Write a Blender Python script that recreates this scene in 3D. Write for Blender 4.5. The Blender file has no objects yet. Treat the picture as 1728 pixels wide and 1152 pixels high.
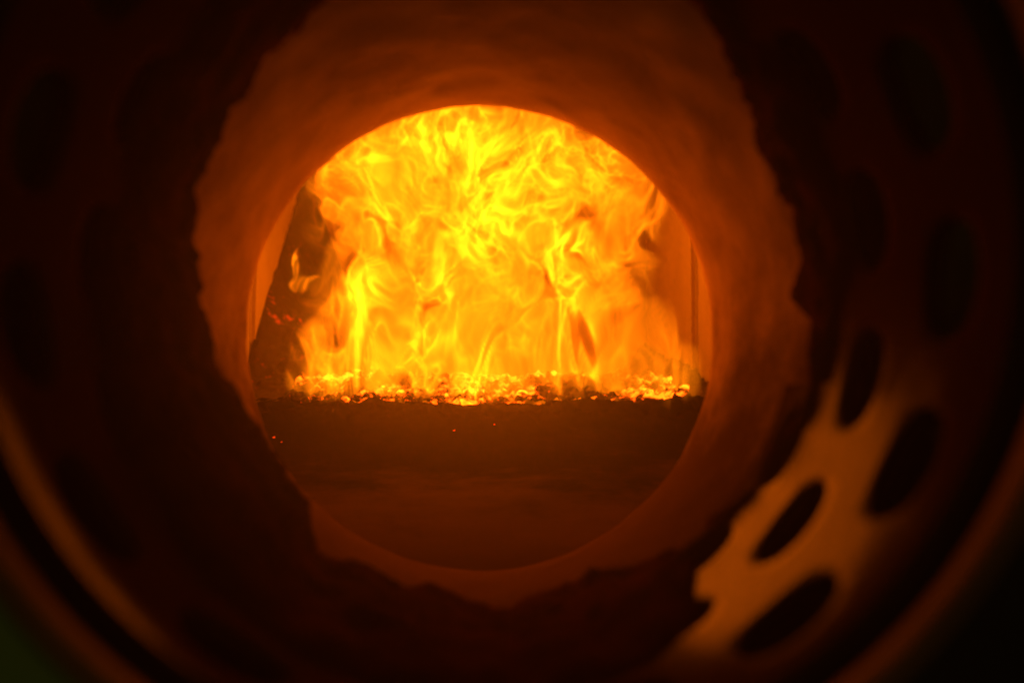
import bpy, bmesh, math, random
import numpy as np
from mathutils import Vector, Matrix, noise as mnoise

random.seed(11)
R = math.radians
scene = bpy.context.scene
C = scene.collection

# ------------------------------------------------------------------ camera
FPX = 1853.0                      # focal length in photo pixels (photo 1728 x 1152)
CAM = Vector((-0.0074, 0.0, -0.0495))
PITCH, YAW = math.atan(110 / FPX), math.atan(70 / FPX)
cd = bpy.data.cameras.new('camera')
cam = bpy.data.objects.new('camera', cd)
C.objects.link(cam)
cam.location = CAM
cam.rotation_euler = (R(90) + PITCH, 0, -YAW)
cd.sensor_width = 36
cd.lens = 36 * FPX / 1728
cd.clip_start, cd.clip_end = 0.02, 60
cd.dof.use_dof = True
cd.dof.focus_distance = 1.1
cd.dof.aperture_fstop = cd.lens / 9.0      # 9 mm aperture
cd.dof.aperture_blades = 0
scene.camera = cam

# ------------------------------------------------------------------ world and exposure
w = bpy.data.worlds.new('World')
scene.world = w
w.use_nodes = True
bg = w.node_tree.nodes['Background']
bg.inputs['Color'].default_value = (0.62, 0.75, 0.10, 1)
bg.inputs['Strength'].default_value = 0.075
vs = scene.view_settings
scene.display_settings.display_device = 'sRGB'
vs.view_transform = 'Standard'
vs.look = 'None'
vs.exposure = 0
vs.gamma = 1
cy = scene.cycles
cy.max_bounces = 4
cy.diffuse_bounces = 2
cy.glossy_bounces = 2
cy.volume_bounces = 1
cy.transparent_max_bounces = 24
cy.volume_step_rate = 4.0
cy.volume_max_steps = 512
cy.use_denoising = True
cy.caustics_reflective = cy.caustics_refractive = False

FIRE_RGB = (1.0, 0.205, 0.0022)
LAMP_RGB = (1.0, 0.145, 0.002)

# ------------------------------------------------------------------ helpers
MW = Matrix.Translation(CAM) @ cam.rotation_euler.to_matrix().to_4x4()


def ray(px, py):
    v = Vector(((px - 864) / FPX, -(py - 576) / FPX, -1.0))
    return (MW.to_3x3() @ v)


def at(px, py, y):
    """The point of the place that stands at depth y and shows at photo pixel px, py."""
    d = ray(px, py)
    return CAM + d * ((y - CAM.y) / d.y)


def mesh_obj(name, verts, faces, mat, parent=None, smooth=True):
    me = bpy.data.meshes.new(name)
    me.from_pydata([tuple(v) for v in verts], [], faces)
    me.update()
    if smooth:
        me.polygons.foreach_set('use_smooth', [True] * len(me.polygons))
    me.materials.append(mat)
    o = bpy.data.objects.new(name, me)
    C.objects.link(o)
    o.parent = parent
    return o


def bm_obj(name, bm, mat, parent=None, smooth=True):
    me = bpy.data.meshes.new(name)
    bmesh.ops.recalc_face_normals(bm, faces=bm.faces)
    bm.to_mesh(me)
    bm.free()
    if smooth:
        me.polygons.foreach_set('use_smooth', [True] * len(me.polygons))
    me.materials.append(mat)
    o = bpy.data.objects.new(name, me)
    C.objects.link(o)
    o.parent = parent
    return o


def empty(name, loc=(0, 0, 0)):
    o = bpy.data.objects.new(name, None)
    C.objects.link(o)
    o.location = loc
    return o


def tag(o, label=None, cat=None, group=None, kind=None):
    if label: o['label'] = label
    if cat: o['category'] = cat
    if group: o['group'] = group
    if kind: o['kind'] = kind
    return o


def fbm(v, octaves=4, lac=2.1, gain=0.5):
    s, a, f = 0.0, 1.0, 1.0
    for _ in range(octaves):
        s += a * mnoise.noise(v * f)
        a *= gain
        f *= lac
    return s


def revolve(profile, seg=160, closed=False, jitter=None):
    """Rings about the port axis (the Y axis). profile: (radius, y)."""
    vs_, fs = [], []
    n = len(profile)
    for i in range(seg):
        a = 2 * math.pi * i / seg
        for k, (r, y) in enumerate(profile):
            p = Vector((r * math.cos(a), y, r * math.sin(a)))
            if jitter:
                p = jitter(p, r, y, k)
            vs_.append(p)
    m = n if closed else n - 1
    for i in range(seg):
        j = (i + 1) % seg
        for k in range(m):
            k2 = (k + 1) % n
            fs.append((i * n + k, j * n + k, j * n + k2, i * n + k2))
    return vs_, fs


# ------------------------------------------------------------------ materials
class NT:
    def __init__(self, name):
        self.m = bpy.data.materials.new(name)
        self.m.use_nodes = True
        self.t = self.m.node_tree
        self.t.nodes.clear()
        self.out = self.t.nodes.new('ShaderNodeOutputMaterial')

    def n(self, kind, **kw):
        nd = self.t.nodes.new(kind)
        for k, v in kw.items():
            setattr(nd, k, v)
        return nd

    def link(self, a, b):
        self.t.links.new(a, b)

    def math(self, op, a, b=None, c=None, clamp=False):
        nd = self.n('ShaderNodeMath', operation=op, use_clamp=clamp)
        for i, v in enumerate((a, b, c)):
            if v is None: continue
            if isinstance(v, (int, float)): nd.inputs[i].default_value = v
            else: self.link(v, nd.inputs[i])
        return nd.outputs[0]

    def vmath(self, op, a, b=None, scale=None):
        nd = self.n('ShaderNodeVectorMath', operation=op)
        for i, v in enumerate((a, b)):
            if v is None: continue
            if isinstance(v, (tuple, list, Vector)): nd.inputs[i].default_value = tuple(v)
            else: self.link(v, nd.inputs[i])
        if scale is not None:
            if isinstance(scale, (int, float)): nd.inputs['Scale'].default_value = scale
            else: self.link(scale, nd.inputs['Scale'])
        return nd.outputs['Value' if op in ('LENGTH', 'DOT_PRODUCT') else 'Vector']

    def noise(self, vec, scale, detail=2.0, rough=0.5, out='Fac', dist=0.0):
        nd = self.n('ShaderNodeTexNoise')
        self.link(vec, nd.inputs['Vector'])
        nd.inputs['Scale'].default_value = scale
        nd.inputs['Detail'].default_value = detail
        nd.inputs['Roughness'].default_value = rough
        nd.inputs['Distortion'].default_value = dist
        return nd.outputs[out]

    def ramp(self, fac, stops):
        nd = self.n('ShaderNodeValToRGB')
        e = nd.color_ramp.elements
        while len(e) < len(stops): e.new(0.5)
        for el, (p, c) in zip(e, stops):
            el.position = p
            el.color = (*c, 1) if len(c) == 3 else c
        self.link(fac, nd.inputs[0])
        return nd.outputs[0]

    def smooth(self, v, lo, hi, a=0.0, b=1.0):
        nd = self.n('ShaderNodeMapRange', interpolation_type='SMOOTHSTEP')
        self.link(v, nd.inputs['Value'])
        for k, x in zip(('From Min', 'From Max', 'To Min', 'To Max'), (lo, hi, a, b)):
            nd.inputs[k].default_value = x
        return nd.outputs[0]


def matte(name, stops, scale, rough=0.85, spec=0.05, bump=0.3, bump_scale=None, stretch=(1, 1, 1), detail=6, dist=0.002):
    """Rough mineral or metal surface: mottled colour and fine relief."""
    t = NT(name)
    geo = t.n('ShaderNodeNewGeometry').outputs['Position']
    p = t.vmath('MULTIPLY', geo, stretch)
    f = t.noise(p, scale, detail, 0.6, dist=0.4)
    col = t.ramp(f, stops)
    b = t.n('ShaderNodeBump')
    b.inputs['Strength'].default_value = bump
    b.inputs['Distance'].default_value = dist
    t.link(t.noise(p, bump_scale or scale * 5, 6, 0.65), b.inputs['Height'])
    s = t.n('ShaderNodeBsdfPrincipled')
    s.inputs['Roughness'].default_value = rough
    s.inputs['Specular IOR Level'].default_value = spec
    t.link(col, s.inputs['Base Color'])
    t.link(b.outputs[0], s.inputs['Normal'])
    t.link(s.outputs[0], t.out.inputs['Surface'])
    return t.m


M_lining = matte('refractory_lining', [(0.28, (0.48, 0.32, 0.19)), (0.5, (0.64, 0.44, 0.28)), (0.72, (0.78, 0.56, 0.38))], 16, spec=0.0, bump=0.25)
M_wall = matte('refractory_wall', [(0.25, (0.34, 0.23, 0.15)), (0.75, (0.52, 0.38, 0.27))], 5, bump=0.3,
               stretch=(1, 1, 0.45))
M_slag = matte('slag', [(0.3, (0.007, 0.002, 0.0014)), (0.75, (0.055, 0.013, 0.007))], 30, spec=0.0, bump=0.4, dist=0.002)
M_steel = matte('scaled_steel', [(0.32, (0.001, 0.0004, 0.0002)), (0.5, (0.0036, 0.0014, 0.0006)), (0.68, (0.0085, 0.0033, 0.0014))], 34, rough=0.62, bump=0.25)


def sleeve_shade_on(m):
    """Light painted on the sleeve: dull shade tone, glossier lit patches on its flanks."""
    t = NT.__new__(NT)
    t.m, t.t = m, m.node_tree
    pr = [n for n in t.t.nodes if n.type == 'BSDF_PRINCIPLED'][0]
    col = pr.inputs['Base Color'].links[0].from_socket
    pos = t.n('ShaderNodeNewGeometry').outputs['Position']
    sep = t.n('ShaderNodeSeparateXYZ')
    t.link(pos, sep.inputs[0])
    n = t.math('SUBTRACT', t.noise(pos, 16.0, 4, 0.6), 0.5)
    lit_patch = None
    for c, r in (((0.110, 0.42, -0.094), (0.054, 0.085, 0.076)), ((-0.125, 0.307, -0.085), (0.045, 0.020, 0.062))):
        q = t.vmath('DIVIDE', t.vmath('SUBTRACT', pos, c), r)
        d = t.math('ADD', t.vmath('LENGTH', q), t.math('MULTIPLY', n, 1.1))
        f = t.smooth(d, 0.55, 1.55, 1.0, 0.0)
        lit_patch = f if lit_patch is None else t.math('MAXIMUM', lit_patch, f)
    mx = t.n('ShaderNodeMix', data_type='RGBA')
    t.link(lit_patch, mx.inputs['Factor'])
    mx.inputs[6].default_value = (0.038, 0.013, 0.007, 1)  # dull tone stands in for shade; steel shows in painted lit patches
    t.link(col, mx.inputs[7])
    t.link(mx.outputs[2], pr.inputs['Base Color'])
    t.link(t.math('MULTIPLY', lit_patch, 0.03), pr.inputs['Specular IOR Level'])
    t.link(t.smooth(lit_patch, 0.0, 1.0, 1.0, 0.6), pr.inputs['Roughness'])




def port_shade_on(m):
    """Shade painted into the lower half of the port lining, with a ragged edge."""
    t = NT.__new__(NT)
    t.m, t.t = m, m.node_tree
    pr = [n for n in t.t.nodes if n.type == 'BSDF_PRINCIPLED'][0]
    col = pr.inputs['Base Color'].links[0].from_socket
    pos = t.n('ShaderNodeNewGeometry').outputs['Position']
    sep = t.n('ShaderNodeSeparateXYZ')
    t.link(pos, sep.inputs[0])
    n = t.math('SUBTRACT', t.noise(pos, 14.0, 5, 0.65), 0.5)
    f = t.smooth(t.math('ADD', sep.outputs[2], t.math('MULTIPLY', n, 0.20)), 0.07, -0.09)
    mx = t.n('ShaderNodeMix', data_type='RGBA')
    t.link(f, mx.inputs['Factor'])
    t.link(col, mx.inputs[6])
    mx.inputs[7].default_value = (0.088, 0.050, 0.026, 1)  # ash-dark tone standing in for dimmer light low in the port
    t.link(mx.outputs[2], pr.inputs['Base Color'])




def pale_ash_on(m):
    """Ash, paler towards the port and darker towards the fire, with a ragged change."""
    t = NT.__new__(NT)
    t.m, t.t = m, m.node_tree
    pr = [n for n in t.t.nodes if n.type == 'BSDF_PRINCIPLED'][0]
    col = pr.inputs['Base Color'].links[0].from_socket
    pos = t.n('ShaderNodeNewGeometry').outputs['Position']
    sep = t.n('ShaderNodeSeparateXYZ')
    t.link(pos, sep.inputs[0])
    n = t.math('SUBTRACT', t.noise(pos, 12.0, 5, 0.6), 0.5)
    f = t.smooth(t.math('ADD', sep.outputs[1], t.math('MULTIPLY', n, 0.6)), 1.13, 0.86)
    mx = t.n('ShaderNodeMix', data_type='RGBA')
    t.link(f, mx.inputs['Factor'])
    t.link(col, mx.inputs[6])
    mx.inputs[7].default_value = (0.044, 0.026, 0.015, 1)
    t.link(mx.outputs[2], pr.inputs['Base Color'])


port_shade_on(M_lining)
sleeve_shade_on(M_steel)
M_rim = matte('sooty_rim', [(0.25, (0.10, 0.03, 0.018)), (0.75, (0.24, 0.07, 0.04))], 14, rough=0.75)
M_black = matte('soot_black', [(0.3, (0.008, 0.007, 0.007)), (0.8, (0.018, 0.014, 0.012))], 12, rough=0.9)
M_green = matte('olive_paint', [(0.3, (0.10, 0.105, 0.05)), (0.8, (0.15, 0.16, 0.07))], 5, rough=0.5, bump=0.1)
M_ash = matte('ash', [(0.3, (0.004, 0.0018, 0.001)), (0.5, (0.0065, 0.003, 0.0018)), (0.75, (0.013, 0.006, 0.004))], 5, spec=0.0, bump=0.3,
              stretch=(0.9, 1.1, 1.0), dist=0.0015)


pale_ash_on(M_ash)


def ember_material(name, hot, thr, red=False, cold=(0.03, 0.022, 0.018)):
    """Charred fuel that glows in its hollows and cracks."""
    t = NT(name)
    geo = t.n('ShaderNodeNewGeometry').outputs['Position']
    a = t.noise(geo, 11.0, 2, 0.5)
    b = t.noise(geo, 47.0, 3, 0.6)
    c = t.noise(geo, 145.0, 2, 0.6)
    v = t.math('ADD', t.math('MULTIPLY', a, 0.55), t.math('ADD', t.math('MULTIPLY', b, 0.55), t.math('MULTIPLY', c, 0.25)))
    g = t.smooth(v, thr, thr + 0.16)
    g = t.math('POWER', g, 2.0)
    em = t.n('ShaderNodeEmission')
    rgb = (1.0, 0.05, 0.004) if red else (1.0, 0.085, 0.002)
    em.inputs['Color'].default_value = (*rgb, 1)
    t.link(t.math('MULTIPLY', g, hot), em.inputs['Strength'])
    bs = t.n('ShaderNodeBsdfPrincipled')
    bs.inputs['Base Color'].default_value = (*cold, 1)
    bs.inputs['Roughness'].default_value = 0.9
    bs.inputs['Specular IOR Level'].default_value = 0.15
    bu = t.n('ShaderNodeBump')
    bu.inputs['Strength'].default_value = 0.7
    bu.inputs['Distance'].default_value = 0.003
    t.link(b, bu.inputs['Height'])
    t.link(bu.outputs[0], bs.inputs['Normal'])
    ad = t.n('ShaderNodeAddShader')
    t.link(bs.outputs[0], ad.inputs[0])
    t.link(em.outputs[0], ad.inputs[1])
    t.link(ad.outputs[0], t.out.inputs['Surface'])
    return t.m


M_bed = ember_material('burning_fuel', 6.0, 0.66)
M_coal = ember_material('glowing_coal', 9.0, 0.61)
M_heap = ember_material('smouldering_fuel', 0.55, 0.74, red=True, cold=(0.05, 0.032, 0.024))


class GN(NT):
    """The same node helpers, in a geometry node tree."""

    def __init__(self, name):
        self.t = bpy.data.node_groups.new(name, 'GeometryNodeTree')
        self.t.interface.new_socket('Geometry', in_out='INPUT', socket_type='NodeSocketGeometry')
        self.t.interface.new_socket('Geometry', in_out='OUTPUT', socket_type='NodeSocketGeometry')
        self.inp = self.t.nodes.new('NodeGroupInput')
        self.out = self.t.nodes.new('NodeGroupOutput')


def gas_materials():
    t = NT('flame_gas')
    at_ = t.n('ShaderNodeAttribute', attribute_name='density')
    ve = t.n('ShaderNodeEmission')
    ve.inputs['Color'].default_value = (*FIRE_RGB, 1)
    t.link(at_.outputs['Fac'], ve.inputs['Strength'])
    t.link(ve.outputs[0], t.out.inputs['Volume'])
    t.m.cycles.volume_interpolation = 'LINEAR'
    k = NT('flame_skin')
    tr = k.n('ShaderNodeBsdfTransparent')
    se = k.n('ShaderNodeEmission')
    se.inputs['Color'].default_value = (*FIRE_RGB, 1)
    se.inputs['Strength'].default_value = 0.002
    ad = k.n('ShaderNodeAddShader')
    k.link(tr.outputs[0], ad.inputs[0])
    k.link(se.outputs[0], ad.inputs[1])
    k.link(ad.outputs[0], k.out.inputs['Surface'])
    k.m.cycles.emission_sampling = 'NONE'
    return t.m, k.m


M_gas, M_skin = gas_materials()


def flame_gas(o, blobs, bulk, sheet, fine, voxel=0.0023, warp=1.0, seed=(0, 0, 0), env=(0.10, 0.55), cores=(), pad=0.016, gain=1.0):
    """Luminous gas inside the skin of o: thin folded sheets of burning soot in a soft body."""
    t = GN(o.name + '_gas')
    pos = t.vmath('SCALE', t.n('GeometryNodeInputPosition').outputs[0], scale=1 / S)
    # stretch: streaks near the fuel, rounder eddies higher up
    sep = t.n('ShaderNodeSeparateXYZ')
    t.link(pos, sep.inputs[0])
    zz = t.math('ADD', t.math('MULTIPLY', sep.outputs[2], 0.40),
                t.math('MULTIPLY', t.math('MAXIMUM', t.math('SUBTRACT', sep.outputs[2], 0.14), 0.0), 0.46))
    cmb = t.n('ShaderNodeCombineXYZ')
    t.link(sep.outputs[0], cmb.inputs[0])
    t.link(t.math('MULTIPLY', sep.outputs[1], 0.24), cmb.inputs[1])
    t.link(zz, cmb.inputs[2])
    p = t.vmath('ADD', cmb.outputs[0], seed)
    W1 = t.vmath('SUBTRACT', t.noise(p, 6.5, 1, 0.5, 'Color'), (0.5, 0.5, 0.5))
    p1 = t.vmath('ADD', p, t.vmath('SCALE', W1, scale=0.20 * warp))
    W2 = t.vmath('SUBTRACT', t.noise(p1, 16.0, 0, 0.5, 'Color'), (0.5, 0.5, 0.5))
    p2 = t.vmath('ADD', p1, t.vmath('SCALE', W2, scale=0.058 * warp))
    n1 = t.noise(p2, 19.5, 1, 0.4)
    n2 = t.noise(p2, 38.0, 0, 0.5)
    lowf = t.noise(p, 3.2, 1, 0.5)

    def sheet_of(n, wdt):
        q = t.math('DIVIDE', t.math('SUBTRACT', n, 0.5), wdt)
        return t.math('DIVIDE', 1.0, t.math('ADD', t.math('MULTIPLY', q, q), 1.0))

    s1 = t.math('POWER', sheet_of(n1, 0.028), 2.0)
    s2 = t.math('POWER', sheet_of(n2, 0.05), 2.0)
    # envelope: soft union of the bodies of fire, its edge torn by the same eddies
    pe = t.vmath('ADD', pos, t.vmath('SCALE', W1, scale=0.16))
    pe = t.vmath('ADD', pe, t.vmath('SCALE', W2, scale=0.05))

    def blob_sum(bl):
        tot = None
        for c, r, k in bl:
            q = t.vmath('DIVIDE', t.vmath('SUBTRACT', pe, tuple(c / S)), tuple(r / S))
            d = t.vmath('DOT_PRODUCT', q, q)
            f = t.math('MAXIMUM', t.math('SUBTRACT', 1.0, d), 0.0)
            f = t.math('MULTIPLY', t.math('MULTIPLY', f, f), k)
            tot = f if tot is None else t.math('ADD', tot, f)
        return tot

    lf2 = t.noise(p, 6.5, 1, 0.5)
    s1 = t.math('MULTIPLY', s1, t.smooth(lf2, 0.40, 0.64, 0.35, 1.8))
    e = t.math('MULTIPLY', blob_sum(blobs), t.math('MAXIMUM', t.math('MULTIPLY_ADD', n1, 4.5, -1.25), 0.0))
    e = t.smooth(e, *env)
    mod = t.smooth(lowf, 0.36, 0.66, 0.75, 1.2)
    if cores:
        mod = t.math('ADD', mod, blob_sum(cores))
    inside = t.smooth(n1, 0.40, 0.62, 0.45, 1.35)          # one side of a sheet is richer in soot
    em = t.math('ADD', t.math('MULTIPLY', inside, bulk), t.math('ADD', t.math('MULTIPLY', s1, sheet), t.math('MULTIPLY', s2, fine)))
    em = t.math('MULTIPLY', t.math('MULTIPLY', em, e), t.math('MULTIPLY', mod, gain))
    lo = [min(c[i] - r[i] for c, r, k in blobs) - pad for i in range(3)]
    hi = [max(c[i] + r[i] for c, r, k in blobs) + pad for i in range(3)]
    vc = t.n('GeometryNodeVolumeCube')
    t.link(em, vc.inputs['Density'])
    for k, v in (('Min', lo), ('Max', hi)):
        vc.inputs[k].default_value = v
    for k, i in (('Resolution X', 0), ('Resolution Y', 1), ('Resolution Z', 2)):
        vc.inputs[k].default_value = max(8, int((hi[i] - lo[i]) / voxel))
    sm = t.n('GeometryNodeSetMaterial')
    sm.inputs['Material'].default_value = M_gas
    t.link(vc.outputs[0], sm.inputs[0])
    t.link(sm.outputs[0], t.out.inputs[0])
    vd = bpy.data.volumes.new('gas')
    vd.materials.append(M_gas)
    v = bpy.data.objects.new('gas', vd)
    C.objects.link(v)
    v.parent = o
    v.modifiers.new('gas', 'NODES').node_group = t.t


# ------------------------------------------------------------------ the furnace
S = 0.55
HW = 0.304                          # half width of the chamber
Y0, Y1 = 0.765, 1.95                # inside of the front wall, back wall
furnace = empty('furnace', (0, Y0, -0.3))
tag(furnace, 'pale refractory furnace chamber glowing orange round the fire', 'furnace')


def child(o, parent):
    o.parent = parent
    o.matrix_parent_inverse = Matrix.Translation(parent.location).inverted()
    return o


def slab(name, x0, x1, y0, y1, z0, z1, mat, parent, cuts=10, amp=0.004):
    bm = bmesh.new()
    bmesh.ops.create_cube(bm, size=1)
    for v in bm.verts:
        v.co = Vector((x0 + (v.co.x + .5) * (x1 - x0), y0 + (v.co.y + .5) * (y1 - y0), z0 + (v.co.z + .5) * (z1 - z0)))
    bmesh.ops.bevel(bm, geom=list(bm.edges), offset=0.006, segments=2, affect='EDGES')
    bmesh.ops.subdivide_edges(bm, edges=[e for e in bm.edges if e.calc_length() > .2], cuts=cuts, use_grid_fill=True)
    for v in bm.verts:
        v.co += Vector((1, 1, 1)) * amp * fbm(v.co * 6, 3)
    return child(bm_obj(name, bm, mat, None, smooth=False), parent)


# side walls: upright refractory panels with an open joint between them
JY = 1.523
for s in (-1, 1):
    for (ya, yb, inset) in ((0.785, JY - 0.0035, 0.005), (JY + 0.0035, 1.93, 0.0)):
        xa, xb = HW + inset, HW + 0.12
        slab('wall_panel', min(s * xa, s * xb), max(s * xa, s * xb), ya, yb, -0.30, 0.36, M_wall, furnace)
# barrel vault
vsx, fsx = [], []
NA, NY = 48, 30
for i in range(NA + 1):
    a = math.pi * i / NA
    for j in range(NY + 1):
        y = 0.785 + (1.945 - 0.785) * j / NY
        r = HW + 0.012
        p = Vector((r * math.cos(a), y, 0.345 + 0.62 * r * math.sin(a)))
        p += Vector((0, 0, 0.005 * fbm(p * 9, 3)))
        vsx.append(p)
for i in range(NA):
    for j in range(NY):
        a0 = i * (NY + 1) + j
        fsx.append((a0, a0 + NY + 1, a0 + NY + 2, a0 + 1))
child(mesh_obj('vault', vsx, fsx, M_wall), furnace)
slab('floor', -0.43, 0.43, 0.785, 1.93, -0.31, -0.22, M_black, furnace, cuts=4)
slab('back_wall', -0.45, 0.45, Y1, Y1 + 0.12, -0.3, 0.62, M_wall, furnace, cuts=6)
# the front wall with its round opening, flared towards the viewer: the lining of the sight port
child(mesh_obj('front_wall', *revolve([(0.163, Y0), (0.3, Y0), (0.5, Y0), (0.72, Y0)], 160), M_wall), furnace)


def lj(p, r, y, k):
    n = Vector((p.x, 0, p.z)).normalized()
    return p + n * (0.0005 * fbm(p * 22, 3) * (0.3 + min(1, (Y0 - y) / 0.1)) + 0.0008 * fbm(p * 40, 2))


prof = []
for i in range(40):
    u = i / 39
    y = Y0 - u * (Y0 - 0.44)
    rr = 0.1605 + 0.066 * u ** 2.1
    if u < 0.03: rr += 0.002 * (1 - u / 0.03)
    prof.append((rr, y))
child(mesh_obj('port_lining', *revolve(prof, 220, jitter=lj), M_lining), furnace)

# ------------------------------------------------------------------ perforated sleeve
RS, TH = 0.150, 0.006
sleeve = empty('perforated_sleeve', (0, 0.30, 0))
tag(sleeve, 'round perforated steel sleeve with rows of round holes in front of the furnace port', 'sleeve')
NH = 15
PITCH_A = 2 * math.pi / NH
rows = [(0.352, R(-3)), (0.422, R(-15)), (0.492, R(-3))]     # depth and start angle (angles run clockwise in view)
RH = 0.0198
bm = bmesh.new()
NP = 32


def on_cyl(r, th, y):
    return bm.verts.new((r * math.cos(th), y, r * math.sin(th)))


def grid_band(y0, y1, ny, seg=150):
    for rr in (RS, RS + TH):
        g = [[on_cyl(rr, 2 * math.pi * i / seg, y0 + (y1 - y0) * j / ny) for j in range(ny + 1)] for i in range(seg)]
        for i in range(seg):
            for j in range(ny):
                bm.faces.new((g[i][j], g[(i + 1) % seg][j], g[(i + 1) % seg][j + 1], g[i][j + 1]))


for (yc, a0) in rows:
    for k in range(NH):
        ac = -(-a0 + k * PITCH_A)
        if yc > 0.45 and not (R(268) < ac % (2 * math.pi) < R(356)):
            continue
        rings = {}
        for rr in (RS, RS + TH):
            outer, mid, lip, inner = [], [], [], []
            for i in range(NP):
                a = 2 * math.pi * i / NP + math.pi / NP * 0
                ca, sa = math.cos(a), math.sin(a)
                m = max(abs(ca), abs(sa))
                ou, ov = ca / m * PITCH_A * .5, sa / m * 0.035
                iu, iv = ca * RH / RS, sa * RH
                for lst, f, dr in ((outer, 1.0, 0), (mid, 0.35, 0), (lip, 0.06, 0.0), (inner, 0.0, 0.0012 if rr == RS else -0.0012)):
                    lst.append(on_cyl(rr + dr, ac + iu + (ou - iu) * f, yc + iv + (ov - iv) * f))
            for A, B in ((outer, mid), (mid, lip), (lip, inner)):
                for i in range(NP):
                    j = (i + 1) % NP
                    bm.faces.new((A[i], A[j], B[j], B[i]))
            rings[rr] = inner
        A, B = rings[RS], rings[RS + TH]
        for i in range(NP):
            j = (i + 1) % NP
            bm.faces.new((A[i], A[j], B[j], B[i]))
grid_band(0.303, 0.317, 2)
bmesh.ops.remove_doubles(bm, verts=bm.verts, dist=0.00005)
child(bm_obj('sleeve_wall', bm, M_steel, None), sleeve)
# bead at the near end, then the dark groove and the outer rim
bead = [(RS - 0.001 + 0.004 * math.cos(a), 0.3015 + 0.004 * math.sin(a)) for a in [2 * math.pi * i / 12 for i in range(12)]]
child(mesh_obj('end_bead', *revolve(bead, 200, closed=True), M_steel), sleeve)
gro = [(RS + 0.001, 0.2985), (RS + 0.013, 0.296), (RS + 0.013, 0.288)]
child(mesh_obj('groove', *revolve(gro, 160), M_black), sleeve)
rimp = [(RS + 0.003, 0.2875), (RS + 0.001, 0.2875), (RS - 0.0005, 0.286), (RS - 0.001, 0.275), (RS + 0.0005, 0.271), (RS + 0.0025, 0.270), (RS + 0.003, 0.273)]
child(mesh_obj('outer_rim', *revolve(rimp, 200, closed=True), M_rim), sleeve)
# casing behind the holes
cas = [(0.163, 0.2885), (0.215, 0.30), (0.235, 0.40), (0.228, 0.442)]
child(mesh_obj('casing', *revolve(cas, 120), M_black), sleeve)

# ------------------------------------------------------------------ slag crust round the port
edge = [(540, 0), (500, 45), (440, 100), (405, 165), (370, 205), (362, 250), (340, 300), (332, 350), (325, 400), (330, 450), (340, 500),
        (358, 550), (360, 590), (380, 640), (440, 720), (480, 790), (525, 850), (535, 925), (600, 950), (650, 975), (740, 985), (790, 1012), (850, 1022),
        (905, 1003), (1000, 968), (1045, 962), (1100, 930), (1170, 925), (1200, 880), (1255, 835), (1300, 770), (1350, 700), (1372, 600), (1350, 500), (1357, 440),
        (1350, 400), (1340, 345), (1305, 305), (1285, 250), (1255, 170), (1240, 120), (1215, 60), (1180, 0), (1100, -100), (860, -190), (640, -90)]
lip = []
for (px, py) in edge:
    d = ray(px, py)
    best = None
    for y in np.linspace(0.30, 0.56, 261):
        p = CAM + d * (y / d.y)
        if math.hypot(p.x, p.z) > 0.149:
            break
        best = p
    p = best
    lip.append((math.atan2(p.z, p.x) % (2 * math.pi), math.hypot(p.x, p.z), p.y))
lip.sort()
la = np.array([l[0] for l in lip]); lr = np.array([l[1] for l in lip]); ly = np.array([l[2] for l in lip])
la3 = np.concatenate([la - 2 * math.pi, la, la + 2 * math.pi])
# how far the slag has crept along the sleeve: angle in degrees (0 right, 90 top, 270 bottom) and depth it reaches
CA = [0, 60, 90, 130, 180, 215, 240, 270, 292, 301, 309, 345, 360]
CY = [.445, .43, .42, .42, .42, .41, .385, .365, .385, .40, .495, .49, .445]
NTH, NPR = 480, 34
cv, cf = [], []
for i in range(NTH):
    a = 2 * math.pi * i / NTH
    r0 = float(np.interp(a, la3, np.tile(lr, 3)))
    y0 = float(np.interp(a, la3, np.tile(ly, 3)))
    dirv = Vector((math.cos(a), 0, math.sin(a)))
    r0 += 0.0022 * fbm(dirv * 9 + Vector((3, 0, 1)), 4)
    for k in range(NPR):
        u = k / (NPR - 1)
        # near skin from the sleeve, over the lip, back to the lining
        ys = min(y0 - 0.012, float(np.interp(math.degrees(a), CA, CY)) + 0.012 * fbm(dirv * 3, 2))
        if u < 0.55:
            q = u / 0.55
            y = ys + (y0 - ys) * q
            r = 0.1540 + (r0 - 0.1540) * (q ** 0.45) - 0.0045 * math.sin(math.pi * q ** 0.6)
        else:
            q = (u - 0.55) / 0.45
            y = y0 + 0.05 * math.sin(q * math.pi * .5)
            r = r0 + (0.212 - r0) * q ** 1.5
        p = dirv * r + Vector((0, y, 0))
        lump = fbm(p * 42 + Vector((7, 1, 3)), 4)
        wgt = math.sin(math.pi * min(max(u, 0.02), .98)) ** 0.6
        nrm = -dirv * 0.9 + Vector((0, -0.45 if u < 0.55 else 0.45, 0))
        p = p + nrm * (0.0055 * lump + 0.0014 * fbm(p * 140, 2)) * wgt
        cv.append(p)
for i in range(NTH):
    j = (i + 1) % NTH
    for k in range(NPR - 1):
        cf.append((i * NPR + k, j * NPR + k, j * NPR + k + 1, i * NPR + k + 1))
crust = mesh_obj('slag_crust', cv, cf, M_slag)
tag(crust, 'ragged dark ring of burnt slag stuck round the port between sleeve and fire', 'slag')

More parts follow.
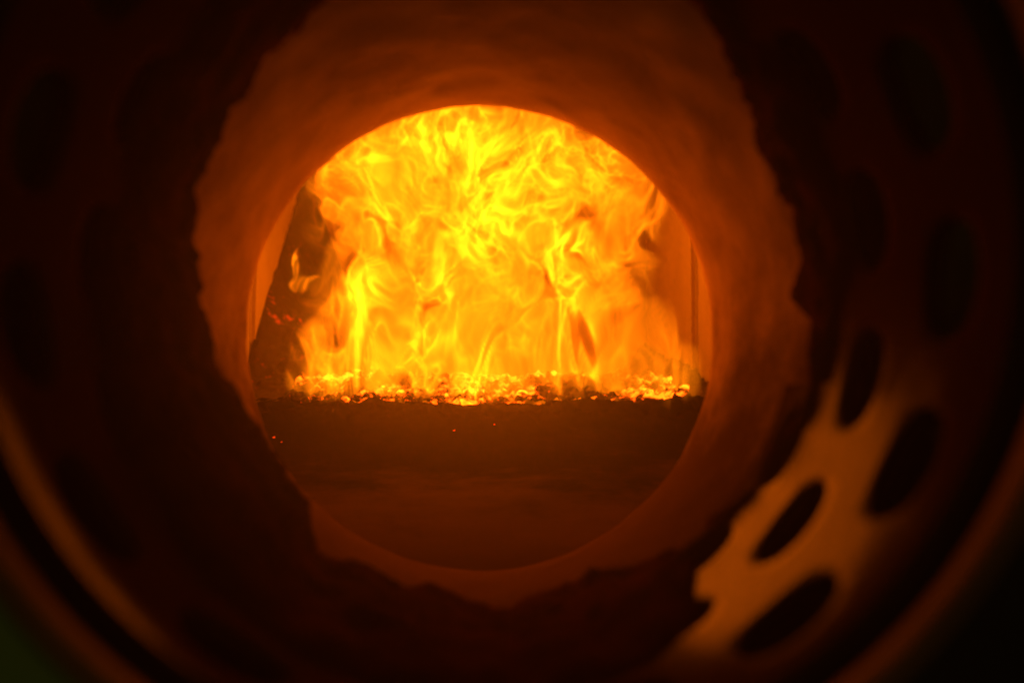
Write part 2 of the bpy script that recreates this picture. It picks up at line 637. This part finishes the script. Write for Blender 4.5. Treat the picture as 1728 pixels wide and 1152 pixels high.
# casing plate outside the rim
bm = bmesh.new()
N = 96
plate_y = 0.274
ins = [bm.verts.new((0.1535 * math.cos(2 * math.pi * i / N), plate_y, 0.1535 * math.sin(2 * math.pi * i / N))) for i in range(N)]
ous = []
for i in range(N):
    a = 2 * math.pi * i / N
    m = max(abs(math.cos(a)), abs(math.sin(a)))
    ous.append(bm.verts.new((0.45 * math.cos(a) / m, plate_y, 0.45 * math.sin(a) / m)))
for i in range(N):
    j = (i + 1) % N
    bm.faces.new((ins[i], ins[j], ous[j], ous[i]))
ext = bmesh.ops.extrude_face_region(bm, geom=list(bm.faces))
for v in [g for g in ext['geom'] if isinstance(g, bmesh.types.BMVert)]:
    v.co.y += 0.012
plate = bm_obj('casing_plate', bm, M_black, smooth=False)
tag(plate, 'black outer plate round the sleeve rim with olive green panel at one corner', 'plate')
pv_, pf_ = [], []
NPAN = 24
for i in range(NPAN + 1):
    a = math.radians(188 + 78 * i / NPAN)
    m = max(abs(math.cos(a)), abs(math.sin(a)))
    for r in (0.1545, 0.40 / m):
        for dy in (0.0, -0.004):
            pv_.append((r * math.cos(a), plate_y + dy, r * math.sin(a)))
for i in range(NPAN):
    a, b = 4 * i, 4 * i + 4
    for k, l in ((0, 1), (1, 3), (3, 2), (2, 0)):
        pf_.append((a + k, a + l, b + l, b + k))
pf_ += [(0, 1, 3, 2), (4 * NPAN, 4 * NPAN + 2, 4 * NPAN + 3, 4 * NPAN + 1)]
pan = mesh_obj('painted_panel', pv_, pf_, M_green, plate, smooth=False)
pan['label'] = 'olive green painted panel'

# ------------------------------------------------------------------ ash and fuel
CREST = 1.265


def bed_z(x, y):
    """Top of the ash and fuel at x, y."""
    n = fbm(Vector((x * 5, y * 5, 1.7)), 3)
    # ash apron rising from the port to the crest of the fuel
    t = min(max((y - 0.76) / (CREST - 0.76), 0), 1)
    z = -0.1632 + 0.0892 * t ** 1.05 + 0.005 * n * min(1.0, t * 5) 
    # crest, then the burning bed climbing away
    z += 0.022 * math.exp(-((y - CREST) / 0.055) ** 2)
    if y > CREST:
        z += 0.40 * min(y - CREST, 0.15) - 0.18 * max(0.0, y - CREST - 0.22) + 0.004 * fbm(Vector((x * 11, y * 9, 8)), 2)
    # banks heaped against the walls, climbing towards the back
    l = min(max(0.0, (-x - 0.10)) / 0.20, 1.0)
    r = min(max(0.0, (x - 0.17)) / 0.13, 1.0)
    if y > CREST:
        zl = 0.012 + 0.80 * (y - 1.49) + 0.012 * n
        zr = 0.0 + 0.14 * (y - 1.53) + 0.012 * n
        z += max(0.0, zl - z) * l ** 1.2 + max(0.0, zr - z) * r
    return z


def sheet(name, x0, x1, y0, y1, nx, ny, rough, mat, edge_drop=None):
    vs_, fs = [], []
    for j in range(ny + 1):
        y = y0 + (y1 - y0) * j / ny
        for i in range(nx + 1):
            x = x0 + (x1 - x0) * i / nx
            v = Vector((x, y, 0))
            z = bed_z(x, y) + rough(x, y)
            vs_.append((x, y, z))
    for j in range(ny):
        for i in range(nx):
            a = j * (nx + 1) + i
            fs.append((a, a + 1, a + nx + 2, a + nx + 1))
    return mesh_obj(name, vs_, fs, mat)


def ash_rough(x, y):
    k = math.exp(-((y - CREST) / 0.05) ** 2)
    return min(1.0, max(0.0, y - 0.765) * 12) * 0.002 * fbm(Vector((x * 7, y * 5, 4)), 2) + (0.0005 + 0.0072 * k) * fbm(Vector((x * 47, y * 47, 9)), 4)


ash = sheet('ash_bed', -0.302, 0.302, 0.762, CREST + 0.035, 190, 240, ash_rough, M_ash)
tag(ash, 'brown ash apron sloping up from the port to the fire', 'ash', kind='stuff')


def fuel_rough(x, y):
    k = abs(fbm(Vector((x * 29, y * 22, 2)), 3))
    return -0.002 + 0.011 * k + 0.0066 * fbm(Vector((x * 90, y * 72, 5)), 3)


fuel = sheet('fuel_bed', -0.225, 0.248, CREST + 0.018, 1.44, 260, 90, lambda x, y: fuel_rough(x, y) + 0.004, M_bed)
rear = sheet('rear_fuel', -0.165, 0.19, 1.438, 1.90, 150, 110, fuel_rough, M_bed)
rear.parent = fuel
tag(fuel, 'burning fuel bed glowing orange under the flames', 'fuel', kind='stuff')
heapl = sheet('fuel_bank', -0.308, -0.154, CREST + 0.022, 1.945, 90, 170, lambda x, y: 0.5 * fuel_rough(x, y), M_heap)
tag(heapl, 'tall dark smouldering fuel bank against the wall left of the flames', 'fuel', kind='stuff')
heapr = sheet('fuel_bank', 0.18, 0.308, CREST + 0.022, 1.945, 80, 170, lambda x, y: 0.5 * fuel_rough(x, y), M_heap)
tag(heapr, 'low dark smouldering fuel bank against the wall right of the flames', 'fuel', kind='stuff')


def lump_mesh(name, seed, mat):
    bm = bmesh.new()
    bmesh.ops.create_icosphere(bm, subdivisions=2, radius=1)
    for v in bm.verts:
        q = v.co.copy()
        v.co *= 0.85 + 0.5 * mnoise.noise(q * 1.2 + Vector((seed * 7.3, 1, 2))) + 0.2 * mnoise.noise(q * 3 + Vector((seed, 5, 2)))
        v.co.z *= 0.75
    me = bpy.data.meshes.new(name)
    bm.to_mesh(me)
    bm.free()
    me.materials.append(mat)
    return me


coal_meshes = [lump_mesh('coal', s, M_coal) for s in range(6)]
dark_meshes = [lump_mesh('coal', s + 10, M_bed) for s in range(4)]
ncoal = 0
for i in range(140):
    px = random.uniform(488, 1158)
    u = random.random()
    y = CREST + 0.018 + 0.15 * u
    p = at(px, 640, y)
    z = bed_z(p.x, y) + fuel_rough(p.x, y)
    s = random.uniform(0.0035, 0.0085)
    o = bpy.data.objects.new('coal', random.choice(coal_meshes if random.random() < .6 else dark_meshes))
    C.objects.link(o)
    o.location = (p.x, y, z + s * .35)
    o.scale = (s * random.uniform(.8, 1.3), s, s * random.uniform(.7, 1.1))
    o.rotation_euler = (random.uniform(-.5, .5), random.uniform(-.5, .5), random.uniform(0, 6.28))
    tag(o, 'glowing lump of coal lying in the burning fuel bed', 'coal', 'glowing coals in the fuel bed')

M_spark = NT('spark')
em = M_spark.n('ShaderNodeEmission')
em.inputs['Color'].default_value = (1.0, 0.06, 0.003, 1)
em.inputs['Strength'].default_value = 0.8
M_spark.link(em.outputs[0], M_spark.out.inputs['Surface'])
spark_mesh = lump_mesh('ember', 40, M_spark.m)
for (px, py, sz, lab) in ((766, 727, 0.0022, 'tiny red ember lying alone on the dark ash below the middle of the fire'),
                          (462, 738, 0.0020, 'tiny red ember at the left edge of the dark ash beside its twin'),
                          (475, 746, 0.0014, 'faint tiny red ember just below a brighter one at the left edge of the ash'),
                          (834, 716, 0.0013, 'faint tiny red ember just under the front edge of the burning fuel')):
    y = 0.80
    while y < CREST and at(px, py, y).z > bed_z(at(px, py, y).x, y) + ash_rough(at(px, py, y).x, y):
        y += 0.002
    o = bpy.data.objects.new('ember', spark_mesh)
    C.objects.link(o)
    o.location = at(px, py, y)
    o.scale = (sz, sz, sz)
    tag(o, lab, 'ember', 'embers fallen on the ash')

# ------------------------------------------------------------------ flames
def blob(px, py, y, rx, ry, rd, k=1.0):
    """A body of gas: centre shown at px, py at depth y; half sizes in photo pixels there, rd metres deep."""
    y *= S
    s = y / FPX
    return (at(px, py, y), Vector((rx * s, rd * S, ry * s)), k)


def hull(name, blobs, mat, grow=1.0, voxel=0.012):
    bm = bmesh.new()
    for c, r, k in blobs:
        g = bmesh.ops.create_icosphere(bm, subdivisions=4, radius=1)
        for v in g['verts']:
            v.co = Vector((v.co.x * r.x, v.co.y * r.y, v.co.z * r.z)) * grow + c
    o = bm_obj(name, bm, mat)
    m = o.modifiers.new('union', 'REMESH')
    m.mode = 'VOXEL'
    m.voxel_size = voxel
    m.use_smooth_shade = True
    dg = bpy.context.evaluated_depsgraph_get()
    me = bpy.data.meshes.new_from_object(o.evaluated_get(dg))
    o.modifiers.clear()
    o.data = me
    return o


main_blobs = [
    blob(800, 290, 2.72, 370, 240, 0.28, 1.2),
    blob(830, 430, 2.66, 290, 270, 0.28, 1.2),
    blob(800, 560, 2.58, 290, 190, 0.24, 0.9),
    blob(610, 300, 2.78, 165, 150, 0.20, 1.1),
    blob(595, 440, 2.70, 110, 150, 0.14, 1.0),
    blob(610, 540, 2.60, 90, 100, 0.14, 0.8),
    blob(1020, 310, 2.72, 160, 160, 0.20, 1.2),
    blob(1020, 440, 2.72, 110, 120, 0.16, 0.7),
    blob(640, 580, 2.52, 140, 150, 0.16, 0.8),
    blob(960, 590, 2.52, 170, 150, 0.17, 0.9),
    blob(1050, 590, 2.50, 95, 125, 0.16, 0.75),
    blob(565, 630, 2.46, 110, 95, 0.14, 1.0),
    blob(1080, 610, 2.46, 70, 115, 0.14, 0.75),
    blob(1130, 640, 2.42, 70, 75, 0.14, 1.1),
    blob(515, 655, 2.40, 60, 55, 0.12, 1.0),
    blob(560, 645, 2.40, 80, 75, 0.14, 1.2),
    blob(690, 635, 2.40, 75, 95, 0.14, 1.3),
    blob(830, 645, 2.40, 90, 80, 0.14, 1.2),
    blob(960, 635, 2.40, 85, 90, 0.14, 1.2),
    blob(1080, 645, 2.40, 75, 75, 0.13, 1.1),
]
cores = [
    blob(622, 450, 2.60, 40, 150, 0.3, 1.2),
    blob(825, 430, 2.60, 50, 150, 0.3, 1.0),
    blob(690, 570, 2.56, 80, 120, 0.3, 0.5),
    blob(830, 310, 2.66, 240, 120, 0.3, 0.25),
    blob(1010, 310, 2.66, 90, 90, 0.3, 0.35),
    blob(820, 660, 2.45, 330, 40, 0.3, 0.3),
]
fire = hull('fire', main_blobs, M_skin)
flame_gas(fire, main_blobs, 3.2, 27.0, 8.0, cores=cores, gain=0.68 / S, env=(0.12, 0.60))
tag(fire, 'wide wall of yellow flames filling the arch above the fuel', 'fire')

small = [blob(484, 465, 2.66, 26, 16, 0.03, 1.0), blob(486, 440, 2.66, 10, 26, 0.03, 0.9), blob(512, 476, 2.66, 22, 14, 0.03, 0.9),
         blob(519, 488, 2.66, 9, 16, 0.03, 0.8)]
stray = hull('flame', small, M_skin, voxel=0.0035)
flame_gas(stray, small, 6.0, 90.0, 20.0, voxel=0.0017, env=(0.05, 0.4), seed=(3, 1, 2), gain=1 / S)
tag(stray, 'small stray flame flickering before the dark fuel bank left of the fire', 'flame')

# broad unseen lamps added in the fire to strengthen the light of the flames
def fire_lamp(px, py, y, wx, wz, energy, rot, spread=180):
    ld = bpy.data.lights.new('added_flame_light', 'AREA')
    ld.shape = 'ELLIPSE'
    ld.size, ld.size_y = wx, wz
    ld.energy = energy
    ld.spread = R(spread)
    ld.color = LAMP_RGB
    lo = bpy.data.objects.new('added_flame_light', ld)
    C.objects.link(lo)
    lo.location = at(px, py, y)
    lo.rotation_euler = rot
    lo.visible_camera = False


fire_lamp(620, 290, 1.42, 0.26, 0.16, 0.6, (R(-80), 0, R(8)), 100)       # added lamp high in the flames, facing the port
fire_lamp(790, 560, 1.36, 0.42, 0.16, 4.1, (R(-106), 0, 0), 130)          # added lamp low in the flames, tilted up to brighten the top lining


# ------------------------------------------------------------------ hot dusty air
HAZE = 0.022
if HAZE:
    t = NT('dusty_air')
    pv = t.n('ShaderNodeVolumePrincipled')
    pv.inputs['Color'].default_value = (0.92, 0.88, 0.82, 1)
    pv.inputs['Density'].default_value = HAZE
    pv.inputs['Anisotropy'].default_value = 0.86
    t.link(pv.outputs[0], t.out.inputs['Volume'])
    bm = bmesh.new()
    bmesh.ops.create_cube(bm, size=1)
    for v in bm.verts:
        v.co = Vector((v.co.x * 2.2, 0.95 + v.co.y * 2.5, -0.29 + v.co.z * 2.18))
    hz = bm_obj('haze', bm, t.m, smooth=False)
    tag(hz, 'thin orange smoky haze filling the furnace and the port', 'haze', kind='stuff')
